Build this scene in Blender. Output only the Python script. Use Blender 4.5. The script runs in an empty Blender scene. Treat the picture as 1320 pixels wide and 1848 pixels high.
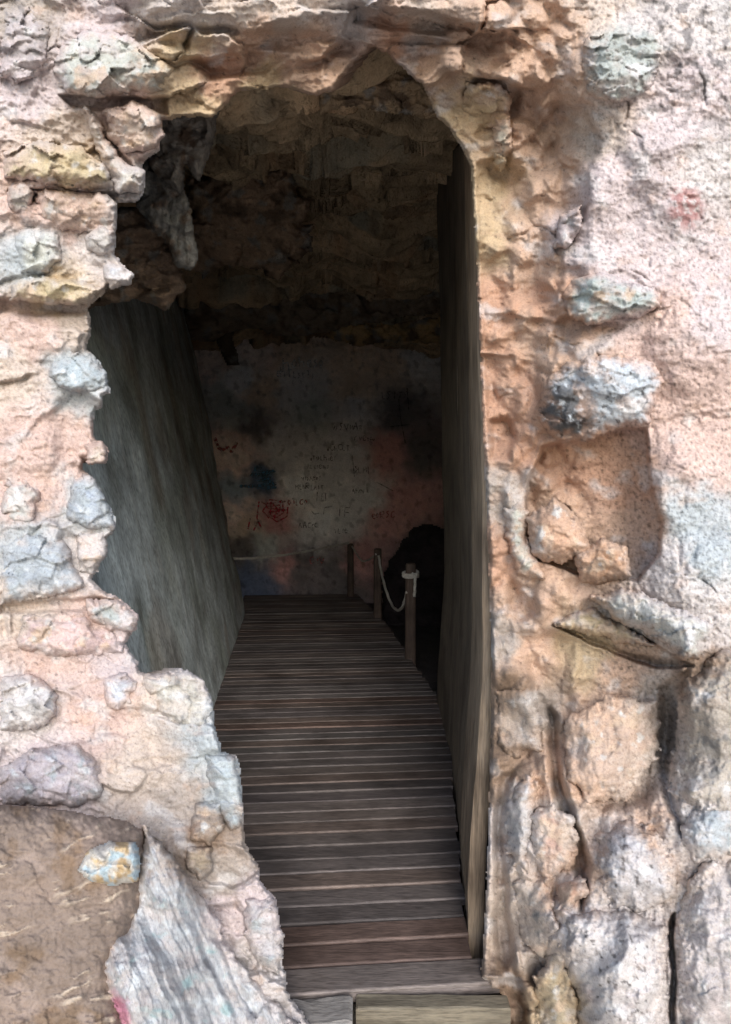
import bpy, math, random
import numpy as np
from mathutils import Vector

random.seed(7)
RNG = np.random.default_rng(7)
scene = bpy.context.scene
COL = scene.collection

# ------------------------------------------------------------------ camera model
F = 1050.0                      # focal length in photo pixels (photo 1320 x 1848)
CX, CY = 660.0, 924.0
EYE = 1.60                      # eye height above the boardwalk
TH = math.atan(31.0 / F)        # slight downward pitch
CT, ST = math.cos(TH), math.sin(TH)


def unproj(u, v, d):
    """World point seen at photo pixel (u, v) whose distance along +Y is d."""
    u = np.asarray(u, float); v = np.asarray(v, float); d = np.asarray(d, float)
    a = (u - CX) / F; b = -(v - CY) / F
    y = CT + b * ST; z = b * CT - ST
    k = d / y
    return np.stack(np.broadcast_arrays(a * k, d, EYE + z * k), -1)


# ------------------------------------------------------------------ numpy noise
def _h(ix, iy, seed):
    x = (ix.astype(np.int64) * 374761393 + iy.astype(np.int64) * 668265263 + seed * 974634773) & 0xFFFFFFFF
    x = ((x ^ (x >> 13)) * 1274126177) & 0xFFFFFFFF
    x = ((x ^ (x >> 16)) * 2246822519) & 0xFFFFFFFF
    x = x ^ (x >> 15)
    return x.astype(np.float64) / 4294967296.0


def perlin(x, y, seed=0):
    ix = np.floor(x); iy = np.floor(y)
    fx = x - ix; fy = y - iy
    ix = ix.astype(np.int64); iy = iy.astype(np.int64)

    def g(ax, ay, dx, dy):
        t = _h(ax, ay, seed) * 2 * math.pi
        return np.cos(t) * dx + np.sin(t) * dy
    sx = fx * fx * fx * (fx * (fx * 6 - 15) + 10); sy = fy * fy * fy * (fy * (fy * 6 - 15) + 10)
    a = g(ix, iy, fx, fy); b = g(ix + 1, iy, fx - 1, fy)
    c = g(ix, iy + 1, fx, fy - 1); e = g(ix + 1, iy + 1, fx - 1, fy - 1)
    return ((a + sx * (b - a)) * (1 - sy) + (c + sx * (e - c)) * sy) * 1.5


def fbm(x, y, octv=5, seed=0, gain=0.5):
    s = 0; a = 1.0; n = 0
    for i in range(octv):
        s = s + a * perlin(x * 2 ** i, y * 2 ** i, seed + i * 17); n += a; a *= gain
    return s / n


def ridged(x, y, octv=4, seed=0, gain=0.55):
    s = 0; a = 1.0; n = 0
    for i in range(octv):
        s = s + a * (1 - np.abs(perlin(x * 2 ** i, y * 2 ** i, seed + i * 17)) * 1.6); n += a; a *= gain
    return s / n


def worley(x, y, seed=0):
    """F1, F2, random number and offset of the nearest cell."""
    ix = np.floor(x).astype(np.int64); iy = np.floor(y).astype(np.int64)
    f1 = np.full(x.shape, 9.0); f2 = np.full(x.shape, 9.0)
    rid = np.zeros(x.shape); ox = np.zeros(x.shape); oy = np.zeros(x.shape)
    ra = np.zeros(x.shape); rb = np.zeros(x.shape)
    for j in (-1, 0, 1):
        for i in (-1, 0, 1):
            cx = ix + i; cy = iy + j
            dx = x - (cx + _h(cx, cy, seed)); dy = y - (cy + _h(cx, cy, seed + 1))
            d = np.sqrt(dx * dx + dy * dy)
            near = d < f1
            f2 = np.where(near, f1, np.minimum(f2, d))
            f1 = np.where(near, d, f1)
            rid = np.where(near, _h(cx, cy, seed + 2), rid)
            ra = np.where(near, _h(cx, cy, seed + 3) - .5, ra)
            rb = np.where(near, _h(cx, cy, seed + 4) - .5, rb)
            ox = np.where(near, dx, ox); oy = np.where(near, dy, oy)
    return f1, f2, rid, ox * ra + oy * rb


def sstep(a, b, x):
    t = np.clip((x - a) / (b - a), 0, 1)
    return t * t * (3 - 2 * t)


def poly_sd(u, v, poly):
    """Signed distance to a polygon, positive inside."""
    P = np.asarray(poly, float)
    shp = u.shape; u = u.ravel(); v = v.ravel()
    best = np.full(u.shape, 1e18); inside = np.zeros(u.shape, bool)
    for k in range(len(P)):
        ax, ay = P[k]; bx, by = P[(k + 1) % len(P)]
        ex, ey = bx - ax, by - ay
        L = ex * ex + ey * ey + 1e-9
        t = np.clip(((u - ax) * ex + (v - ay) * ey) / L, 0, 1)
        dx = u - ax - t * ex; dy = v - ay - t * ey
        best = np.minimum(best, dx * dx + dy * dy)
        if ay != by:
            c = ((ay > v) != (by > v)) & (u < (bx - ax) * (v - ay) / (by - ay) + ax)
            inside ^= c
    d = np.sqrt(best)
    return np.where(inside, d, -d).reshape(shp)


def field(u, v, ctrl, s=60.0, p=2.0):
    """Smooth field through hand placed control values (u, v, value...)."""
    C = np.asarray(ctrl, float)
    w_sum = 0; val = 0
    for row in C:
        r2 = (u - row[0]) ** 2 + (v - row[1]) ** 2
        w = 1.0 / (r2 + s * s) ** p
        w_sum = w_sum + w
        val = val + (w[..., None] * row[2:] if len(row) > 3 else w * row[2])
    return val / (w_sum[..., None] if len(C[0]) > 3 else w_sum)


def lin(c):
    c = np.asarray(c, float) / 255.0
    return np.where(c <= 0.04045, c / 12.92, ((c + 0.055) / 1.055) ** 2.4)


# ------------------------------------------------------------------ object helpers
def link(o, parent=None):
    COL.objects.link(o)
    if parent is not None:
        o.parent = parent
    return o


def tag(o, label=None, cat=None, group=None, kind=None):
    if label: o['label'] = label
    if cat: o['category'] = cat
    if group: o['group'] = group
    if kind: o['kind'] = kind
    return o


def thing(name, label, cat, loc=(0, 0, 0), group=None):
    o = bpy.data.objects.new(name, None)
    o.empty_display_size = 0.1
    o.location = loc
    link(o)
    return tag(o, label, cat, group)


def mesh_np(name, verts, faces, mat, parent=None, color=None, smooth=True):
    """verts (n,3), faces (m,4) or list of index lists."""
    off = Vector((0, 0, 0))
    verts = np.asarray(verts, float)
    if parent is not None:
        verts = verts - np.array(parent.location)
    me = bpy.data.meshes.new(name)
    if isinstance(faces, np.ndarray):
        m, k = faces.shape
        me.vertices.add(len(verts)); me.vertices.foreach_set('co', verts.ravel().astype(np.float32))
        me.loops.add(m * k); me.loops.foreach_set('vertex_index', faces.ravel().astype(np.int32))
        me.polygons.add(m); me.polygons.foreach_set('loop_start', np.arange(0, m * k, k, dtype=np.int32))
        me.update(calc_edges=True)
    else:
        me.from_pydata([tuple(p) for p in verts], [], faces)
    me.polygons.foreach_set('use_smooth', np.full(len(me.polygons), smooth))
    if color is not None:
        at = me.color_attributes.new('Col', 'FLOAT_COLOR', 'POINT')
        rgba = np.ones((len(verts), 4), np.float32); rgba[:, :3] = np.clip(color, 0, 1)
        at.data.foreach_set('color', rgba.ravel())
    me.materials.append(mat)
    me.validate()
    o = bpy.data.objects.new(name, me)
    return link(o, parent)


def grid_faces(nu, nv):
    """Quads of an nv x nu vertex grid (row major), facing -Y for u right, v down."""
    a = np.arange(nv * nu).reshape(nv, nu)
    return np.stack([a[:-1, :-1], a[1:, :-1], a[1:, 1:], a[:-1, 1:]], -1).reshape(-1, 4)


def strip_unused(verts, faces, *arrs):
    used = np.zeros(len(verts), bool); used[faces.ravel()] = True
    idx = np.cumsum(used) - 1
    return (verts[used], idx[faces]) + tuple(a[used] for a in arrs)


def boundary(faces):
    """Directed boundary edges of a quad mesh."""
    e = np.concatenate([faces[:, [i, (i + 1) % 4]] for i in range(4)])
    n = faces.max() + 1
    key = e[:, 0] * n + e[:, 1]; rev = e[:, 1] * n + e[:, 0]
    return e[~np.isin(key, rev)]


# ------------------------------------------------------------------ materials
def new_mat(name):
    m = bpy.data.materials.new(name); m.use_nodes = True
    nt = m.node_tree; nt.nodes.clear()
    out = nt.nodes.new('ShaderNodeOutputMaterial'); b = nt.nodes.new('ShaderNodeBsdfPrincipled')
    nt.links.new(b.outputs[0], out.inputs[0])
    return m, nt, b


def N(nt, kind, **kw):
    n = nt.nodes.new(kind)
    for k, v in kw.items():
        if k in n.inputs: n.inputs[k].default_value = v
        else: setattr(n, k, v)
    return n


def mixc(nt, mode, fac, a, b):
    n = nt.nodes.new('ShaderNodeMix'); n.data_type = 'RGBA'; n.blend_type = mode
    for sock, val in ((n.inputs[0], fac), (n.inputs[6], a), (n.inputs[7], b)):
        if hasattr(val, 'is_output'): nt.links.new(val, sock)
        else: sock.default_value = val
    return n.outputs[2]


def ramp(nt, src, stops):
    n = nt.nodes.new('ShaderNodeValToRGB')
    cr = n.color_ramp
    while len(cr.elements) < len(stops): cr.elements.new(0.5)
    for e, (p, c) in zip(cr.elements, stops):
        e.position = p; e.color = (*c, 1) if len(c) == 3 else c
    nt.links.new(src, n.inputs[0])
    return n.outputs[0]


def rock_mat(name, base=None, scale=1.0, bump=0.5, rough=0.9, stretch=(1, 1, 1), var=0.35, dark=(.35, .3, .27), dark_amt=.5,
             pale=(1.25, 1.22, 1.2), dist=0.012, crack=.03):
    """Rock: colour attribute (or base colour) broken by mottles, pits and pale crusts, with fine bump."""
    m, nt, b = new_mat(name)
    tc = N(nt, 'ShaderNodeTexCoord'); mp = N(nt, 'ShaderNodeMapping'); mp.inputs['Scale'].default_value = stretch
    nt.links.new(tc.outputs['Object'], mp.inputs[0]); co = mp.outputs[0]
    if base is None:
        at = N(nt, 'ShaderNodeVertexColor', layer_name='Col'); c = at.outputs[0]
    else:
        c = N(nt, 'ShaderNodeRGB'); c.outputs[0].default_value = (*base, 1); c = c.outputs[0]
    n1 = N(nt, 'ShaderNodeTexNoise', Scale=9 * scale, Detail=8.0, Roughness=.68); nt.links.new(co, n1.inputs['Vector'])
    n2 = N(nt, 'ShaderNodeTexNoise', Scale=55 * scale, Detail=6.0, Roughness=.7); nt.links.new(co, n2.inputs['Vector'])
    n3 = N(nt, 'ShaderNodeTexNoise', Scale=150 * scale, Detail=4.0, Roughness=.6); nt.links.new(co, n3.inputs['Vector'])
    v1 = N(nt, 'ShaderNodeTexVoronoi', Scale=38 * scale); v1.feature = 'DISTANCE_TO_EDGE'
    # warp the crack network so that it never looks like clean cells
    wv = N(nt, 'ShaderNodeVectorMath', operation='SCALE'); wv.inputs['Scale'].default_value = .06 / scale
    nt.links.new(n1.outputs['Color'], wv.inputs[0])
    ad = N(nt, 'ShaderNodeVectorMath', operation='ADD'); nt.links.new(co, ad.inputs[0]); nt.links.new(wv.outputs[0], ad.inputs[1])
    nt.links.new(ad.outputs[0], v1.inputs['Vector'])
    k1 = ramp(nt, n1.outputs[0], [(.3, (1 - var,) * 3), (.5, (1, 1, 1)), (.72, pale)])
    c = mixc(nt, 'MULTIPLY', 1.0, c, k1)
    k2 = ramp(nt, n2.outputs[0], [(.34, dark), (.44, (1, 1, 1)), (.62, (1, 1, 1)), (.72, pale)])
    c = mixc(nt, 'MULTIPLY', dark_amt, c, k2)
    k3 = ramp(nt, n3.outputs[0], [(.3, (.62, .6, .58)), (.5, (1, 1, 1)), (.7, (1.15, 1.14, 1.12))])
    c = mixc(nt, 'MULTIPLY', .6, c, k3)
    nt.links.new(c, b.inputs['Base Color'])
    b.inputs['Roughness'].default_value = rough
    b.inputs['Specular IOR Level'].default_value = .25
    # bump: lumps + cracks + grain
    ma = N(nt, 'ShaderNodeMath', operation='MULTIPLY_ADD'); ma.inputs[1].default_value = .55
    nt.links.new(n2.outputs[0], ma.inputs[0]); nt.links.new(n1.outputs[0], ma.inputs[2])
    cr = N(nt, 'ShaderNodeMapRange'); cr.inputs['From Max'].default_value = .06; cr.inputs['To Min'].default_value = -crack; cr.inputs['To Max'].default_value = 0
    nt.links.new(v1.outputs['Distance'], cr.inputs['Value'])
    a2 = N(nt, 'ShaderNodeMath', operation='ADD'); nt.links.new(ma.outputs[0], a2.inputs[0]); nt.links.new(cr.outputs[0], a2.inputs[1])
    a3 = N(nt, 'ShaderNodeMath', operation='MULTIPLY_ADD'); a3.inputs[1].default_value = .2
    nt.links.new(n3.outputs[0], a3.inputs[0]); nt.links.new(a2.outputs[0], a3.inputs[2])
    bp = N(nt, 'ShaderNodeBump', Strength=bump, Distance=dist / scale * 1.5)
    nt.links.new(a3.outputs[0], bp.inputs['Height']); nt.links.new(bp.outputs[0], b.inputs['Normal'])
    return m


def wood_mat(name, base, scale=1.0, stretch=(1, 12, 12), bump=.4, rough=.75, contrast=.45, spec=.3):
    m, nt, b = new_mat(name)
    tc = N(nt, 'ShaderNodeTexCoord'); mp = N(nt, 'ShaderNodeMapping'); mp.inputs['Scale'].default_value = stretch
    nt.links.new(tc.outputs['Object'], mp.inputs[0]); co = mp.outputs[0]
    if base is None:
        c = N(nt, 'ShaderNodeVertexColor', layer_name='Col').outputs[0]
    else:
        c = N(nt, 'ShaderNodeRGB'); c.outputs[0].default_value = (*base, 1); c = c.outputs[0]
    n1 = N(nt, 'ShaderNodeTexNoise', Scale=5 * scale, Detail=8.0, Roughness=.65, Distortion=.6); nt.links.new(co, n1.inputs['Vector'])
    n2 = N(nt, 'ShaderNodeTexNoise', Scale=22 * scale, Detail=5.0, Roughness=.6); nt.links.new(co, n2.inputs['Vector'])
    n3 = N(nt, 'ShaderNodeTexNoise', Scale=3.0, Detail=4.0); nt.links.new(tc.outputs['Object'], n3.inputs['Vector'])
    lo = 1 - contrast; hi = 1 + contrast
    k1 = ramp(nt, n1.outputs[0], [(.3, (lo, lo, lo)), (.5, (1, 1, 1)), (.7, (hi, hi, hi))])
    c = mixc(nt, 'MULTIPLY', 1.0, c, k1)
    k2 = ramp(nt, n2.outputs[0], [(.35, (.6, .58, .56)), (.5, (1, 1, 1)), (.68, (1.3, 1.28, 1.25))])
    c = mixc(nt, 'MULTIPLY', .8, c, k2)
    k3 = ramp(nt, n3.outputs[0], [(.33, (.58, .55, .53)), (.5, (1, 1, 1)), (.68, (1.25, 1.24, 1.22))])
    c = mixc(nt, 'MULTIPLY', .8, c, k3)
    nt.links.new(c, b.inputs['Base Color'])
    b.inputs['Roughness'].default_value = rough; b.inputs['Specular IOR Level'].default_value = spec
    ma = N(nt, 'ShaderNodeMath', operation='MULTIPLY_ADD'); ma.inputs[1].default_value = .5
    nt.links.new(n2.outputs[0], ma.inputs[0]); nt.links.new(n1.outputs[0], ma.inputs[2])
    bp = N(nt, 'ShaderNodeBump', Strength=bump, Distance=.008)
    nt.links.new(ma.outputs[0], bp.inputs['Height']); nt.links.new(bp.outputs[0], b.inputs['Normal'])
    return m


M_WALL = rock_mat('weathered_masonry', None, 1.0, .4, dark_amt=.28, var=.2, pale=(1.12, 1.11, 1.1))
M_STONE = rock_mat('embedded_stone', None, 1.1, .38, dark_amt=.4, var=.25, pale=(1.15, 1.14, 1.12))
M_SLABROCK = rock_mat('striated_rock', None, 1.0, .35, stretch=(2.6, 2.2, .5), dark_amt=.3, var=.22, crack=.0)
M_BOULDER = rock_mat('smooth_brown_rock', None, .8, .15, dark_amt=.2, var=.2, crack=.0)
M_CAVE = rock_mat('cave_rock', None, .55, .8, dark_amt=.6, var=.5, dist=.02)
M_LEAN = wood_mat('streaked_slab', None, 1.0, stretch=(6, 2.0, .6), bump=.22, contrast=.2, rough=.8)
M_PLASTER = rock_mat('painted_plaster', None, .45, .5, dark_amt=.3, var=.15)
M_PANEL = wood_mat('brown_boarding', None, 1.0, stretch=(9, 9, .5), bump=.45, contrast=.32)
M_DECK = wood_mat('weathered_decking', None, 1.0, stretch=(1.0, 9, 9), bump=.35, contrast=.35, rough=.62)
M_POST = wood_mat('rough_post', (.085, .06, .048), 1.0, stretch=(9, 9, .8), bump=.5, contrast=.4)
M_ROPE = wood_mat('white_rope', (.48, .46, .42), 3.0, stretch=(3, 3, 3), bump=.5, contrast=.2)
M_GROUND = rock_mat('trodden_ground', (.58, .52, .45), .6, .6, dark_amt=.5)
M_PIT = rock_mat('shade_black_floor', (.05, .045, .045), .6, .7, rough=.7)  # cave floor coloured near black, so the passage's darkness is painted in


def paint_mat(name, c):
    m, nt, b = new_mat(name)
    tc = N(nt, 'ShaderNodeTexCoord')
    n1 = N(nt, 'ShaderNodeTexNoise', Scale=14.0, Detail=6.0); nt.links.new(tc.outputs['Object'], n1.inputs['Vector'])
    k = ramp(nt, n1.outputs[0], [(.3, tuple(x * .75 for x in c)), (.6, c)])
    nt.links.new(k, b.inputs['Base Color']); b.inputs['Roughness'].default_value = .7
    # worn paint: patches have flaked off
    n2 = N(nt, 'ShaderNodeTexNoise', Scale=26.0, Detail=5.0); nt.links.new(tc.outputs['Object'], n2.inputs['Vector'])
    al = ramp(nt, n2.outputs[0], [(.36, (.12,) * 3), (.62, (.85,) * 3)])
    nt.links.new(al, b.inputs['Alpha'])
    return m


# ------------------------------------------------------------------ the opening in the wall (photo pixels)
OPEN = [(600, 2300), (560, 1848), (525, 1800), (510, 1740), (512, 1690), (500, 1650), (498, 1620), (470, 1590), (465, 1560), (448, 1540),
        (440, 1500), (438, 1440), (434, 1390), (425, 1365), (400, 1355), (385, 1300), (383, 1260), (368, 1225), (330, 1210), (290, 1217),
        (252, 1212), (245, 1190), (228, 1160), (245, 1130), (248, 1108), (215, 1080), (185, 1065), (165, 1045), (185, 1010), (192, 975),
        (211, 950), (205, 925), (188, 890), (165, 860), (150, 845), (150, 828), (190, 835), (196, 810), (185, 798), (170, 790), (168, 760),
        (172, 742), (190, 740), (188, 715), (200, 710), (190, 680), (178, 650), (160, 630), (165, 590), (158, 555), (190, 530), (195, 515),
        (235, 515), (240, 495), (225, 480), (208, 460), (208, 430), (212, 365), (250, 362), (262, 340), (260, 310), (255, 290), (290, 270),
        (296, 240), (290, 217), (312, 214), (385, 210), (415, 180), (430, 165), (500, 160), (570, 172), (600, 160), (640, 112), (670, 85),
        (700, 100), (735, 130), (765, 160), (775, 185), (790, 210), (820, 245), (836, 270), (850, 300), (856, 400), (866, 600), (873, 800),
        (882, 1000), (888, 1200), (884, 1400), (878, 1600), (868, 1782), (905, 1792), (910, 1848), (915, 2300)]

# smooth depth of the wall face (u, v, metres from the eye)
DEPTH = [(-1200, 200, 1.85), (-1200, 1500, 1.75), (-400, 300, 1.72), (-400, 1000, 1.72), (-400, 1700, 1.50), (-600, -700, 1.75),
         (0, -300, 1.62), (660, -300, 1.50), (1320, -300, 1.58), (2400, 200, 1.8), (2400, 1500, 1.7), (1700, 300, 1.62), (1700, 1000, 1.58), (1700, 1700, 1.45),
         (60, 60, 1.70), (180, 120, 1.72), (60, 300, 1.74), (230, 300, 1.80), (60, 450, 1.78), (180, 450, 1.82), (80, 620, 1.80), (150, 620, 1.85),
         (60, 800, 1.78), (150, 800, 1.86), (60, 1000, 1.74), (170, 980, 1.80), (100, 1150, 1.72), (220, 1150, 1.78), (80, 1300, 1.66),
         (300, 1260, 1.72), (100, 1400, 1.60), (350, 1420, 1.66), (300, 1560, 1.56), (420, 1600, 1.64), (470, 1760, 1.66), (200, 1800, 1.45),
         (300, 20, 1.64), (500, 10, 1.62), (700, 10, 1.62), (900, 20, 1.66), (300, 90, 1.72), (500, 90, 1.76), (680, 60, 1.76), (350, 160, 1.82),
         (480, 145, 1.86), (580, 150, 1.88), (640, 100, 1.88), (760, 110, 1.88), (850, 110, 1.80), (800, 200, 1.94), (850, 230, 1.95),
         (930, 60, 1.74), (950, 250, 1.88), (900, 330, 1.98), (1000, 350, 1.82), (1080, 350, 1.68), (1200, 300, 1.64), (1250, 80, 1.62), (1100, 120, 1.64),
         (880, 500, 1.99), (950, 500, 1.90), (1020, 500, 1.78), (1080, 500, 1.68), (890, 700, 1.99), (940, 700, 1.90), (1010, 700, 1.76), (1080, 650, 1.68), (1250, 600, 1.63),
         (895, 900, 1.98), (930, 900, 1.93), (1000, 900, 1.86), (1120, 900, 1.80), (1230, 900, 1.66), (1280, 1050, 1.62), (900, 1100, 1.96), (1000, 1100, 1.86),
         (905, 1300, 1.95), (960, 1250, 1.86), (1080, 1250, 1.80), (1180, 1300, 1.78), (1270, 1250, 1.60), (900, 1500, 1.93), (960, 1500, 1.80), (1060, 1450, 1.72),
         (1150, 1560, 1.62), (1270, 1500, 1.58), (895, 1700, 1.92), (960, 1750, 1.80), (1050, 1700, 1.62), (1150, 1760, 1.55), (1280, 1750, 1.52), (920, 1840, 1.88),
         (1100, 2100, 1.48), (200, 2100, 1.40), (480, 2100, 1.6), (930, 2100, 1.85)]


def wall_depth(u, v):
    return field(u, v, DEPTH, s=28, p=1.8)


# stepped relief cut into / standing out of the wall: polygon, depth change, edge softness
STEP = [
    ([(1000, 1128), (1075, 1112), (1130, 1132), (1185, 1162), (1250, 1202), (1185, 1206), (1080, 1168)], .09, 4),
    ([(860, 300), (960, 250), (1010, 185), (1055, 195), (1085, 255), (1062, 310), (1058, 385), (1012, 440), (1018, 500), (1000, 545), (870, 560)], .035, 6),
    ([(870, 560), (1010, 585), (1002, 650), (968, 740), (955, 805), (880, 805)], .03, 6),
    ([(978, 806), (1040, 792), (1100, 775), (1166, 772), (1170, 820), (1178, 890), (1194, 945), (1190, 1000), (1150, 1050), (1060, 1040), (970, 1010), (945, 950), (955, 870)], .13, 4),      # niche
    ([(940, 1150), (1000, 1140), (1100, 1170), (1220, 1200), (1225, 1270), (1205, 1340), (1190, 1420), (1160, 1450), (1090, 1460), (1040, 1420), (1000, 1330), (960, 1260)], .07, 14),
    ([(1212, 1655), (1216, 1650), (1214, 1700), (1221, 1760), (1216, 1820), (1224, 1900), (1212, 1900), (1208, 1810), (1214, 1750), (1206, 1700)], .13, 5),          # the straight crack low on the right
    ([(1195, 1240), (1240, 1210), (1225, 1320), (1205, 1380), (1222, 1470), (1245, 1520), (1228, 1500), (1205, 1460), (1190, 1380)], .07, 10),
    ([(990, 1280), (1002, 1290), (1012, 1400), (1040, 1480), (1062, 1560), (1050, 1640), (1035, 1560), (1010, 1480), (992, 1390)], .10, 9),
    ([(905, 1400), (925, 1390), (905, 1500), (918, 1620), (925, 1720), (955, 1848), (920, 1848), (895, 1700), (892, 1500)], .07, 8),
    ([(945, 1660), (965, 1680), (1000, 1760), (1020, 1860), (985, 1860), (955, 1760)], .03, 8),
    ([(885, 760), (915, 750), (930, 780), (918, 830), (890, 825)], .06, 8),
    ([(920, 1050), (965, 1060), (970, 1110), (930, 1125), (915, 1090)], .05, 8),
    ([(1000, 190), (1060, 200), (1080, 260), (1062, 340), (1040, 420), (1010, 450), (1000, 330)], .02, 18),
    ([(1010, 580), (1060, 560), (1120, 590), (1060, 640), (1000, 640)], .04, 10),
    ([(860, 130), (960, 170), (1010, 260), (980, 300), (930, 210), (840, 170)], .05, 12),   # groove over the right shoulder
    ([(260, 40), (420, 52), (560, 60), (640, 75), (640, 100), (540, 92), (400, 100), (270, 80)], .04, 9),   # soffit ledges
    ([(640, 10), (760, 20), (830, 40), (800, 62), (700, 50), (640, 40)], .06, 8),
    ([(340, 110), (450, 95), (520, 100), (480, 130), (380, 140)], .05, 6),
    ([(20, 345), (210, 350), (205, 372), (20, 362)], .06, 8),                     # undercuts on the left face
    ([(0, 540), (160, 545), (158, 568), (0, 566)], .05, 7),
    ([(0, 1092), (150, 1078), (240, 1082), (150, 1100), (0, 1108)], .035, 5),
    ([(110, 172), (300, 178), (300, 205), (130, 196)], .05, 6),
]


def wall_relief(u, v, sd):
    """Fine relief in metres (positive = away from the eye)."""
    wu = u + 16 * fbm(u / 60, v / 60, 4, 3); wv = v + 16 * fbm(u / 60, v / 60, 4, 9)
    r = np.zeros(u.shape)
    for poly, amt, soft in STEP:
        P = np.asarray(poly, float)
        lo = P.min(0) - 60; hi = P.max(0) + 60
        m = (u > lo[0]) & (u < hi[0]) & (v > lo[1]) & (v < hi[1])
        if m.any():
            r[m] += amt * sstep(-soft, soft, poly_sd((.65 * u + .35 * wu)[m], (.65 * v + .35 * wv)[m], poly))
    # fractured plates, lying flatter on the left and over the arch
    f1, f2, rid, tilt = worley(wu / 150, wv / 85, 11)
    tilt = tilt * sstep(0, .16, f2 - f1); rid = .5 + (rid - .5) * sstep(0, .16, f2 - f1)
    plate = sstep(1000, 820, u)
    r += (.030 * (rid - .5) + .085 * tilt) * (.25 + .75 * plate)
    f1, f2b, rid2, tilt2 = worley(wu / 58, wv / 36, 23)
    tilt2 = tilt2 * sstep(0, .2, f2b - f1); rid2 = .5 + (rid2 - .5) * sstep(0, .2, f2b - f1)
    rough_ = .35 + .65 * sstep(-.2, .2, fbm(u / 130, v / 110, 3, 88))
    r += (.012 * (rid2 - .5) + .035 * tilt2) * (.45 + .55 * plate) * rough_
    r += .016 * sstep(.10, .0, f2 - f1) * 0
    f1c, f2c, rid3, tilt3 = worley(wu / 21, wv / 16, 31)
    r += (.003 * (rid3 - .5) + .007 * tilt3) * rough_
    f1e, f2e, _, _ = worley(wu / 125 + 3, wv / 105 + 7, 47)
    r += .014 * sstep(.05, .0, f2e - f1e) * sstep(.1, .4, fbm(u / 120, v / 120, 3, 77))
    # lumps and grain
    r += .030 * fbm(u / 170, v / 150, 4, 5) + .012 * fbm(u / 40, v / 34, 4, 6) - .008 * (1 - .6 * sstep(1050, 1120, u) * sstep(1050, 900, v)) * ridged(u / 16, v / 13, 3, 8)
    # plaster blobs in the right reveal
    blob = sstep(860, 900, u) * sstep(1090, 1010, u)
    g1, g2, _, _ = worley(wu / 44, wv / 52, 61)
    r += blob * (.075 * np.minimum(g1, .7) - .03)
    h1, h2, _, _ = worley(wu / 24, wv / 27, 63)
    r += blob * .022 * np.minimum(h1, .7)
    # vertical flowstone ribs low on the right
    low = sstep(1230, 1420, v) * sstep(900, 960, u)
    r += low * (.035 * fbm(u / 62 + .4 * fbm(u / 80, v / 200, 3, 2), v / 330, 3, 15) + .02 * fbm(u / 34, v / 90, 3, 16))
    # soffit strata over the arch
    top = sstep(230, 120, v) * sstep(180, 260, u) * sstep(1020, 880, u)
    q1, q2, qr, qt = worley(wu / 125 + .25 * v / 90, wv / 62, 67)
    e_ = sstep(0, .1, q2 - q1)
    r += top * (.05 * (qr - .5) + .20 * qt * e_ + .014 * fbm(u / 160 + v / 200, v / 22 + u / 300, 4, 18))
    r += .10 * sstep(9, 0, sd) ** 2 * .35
    return r


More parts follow.
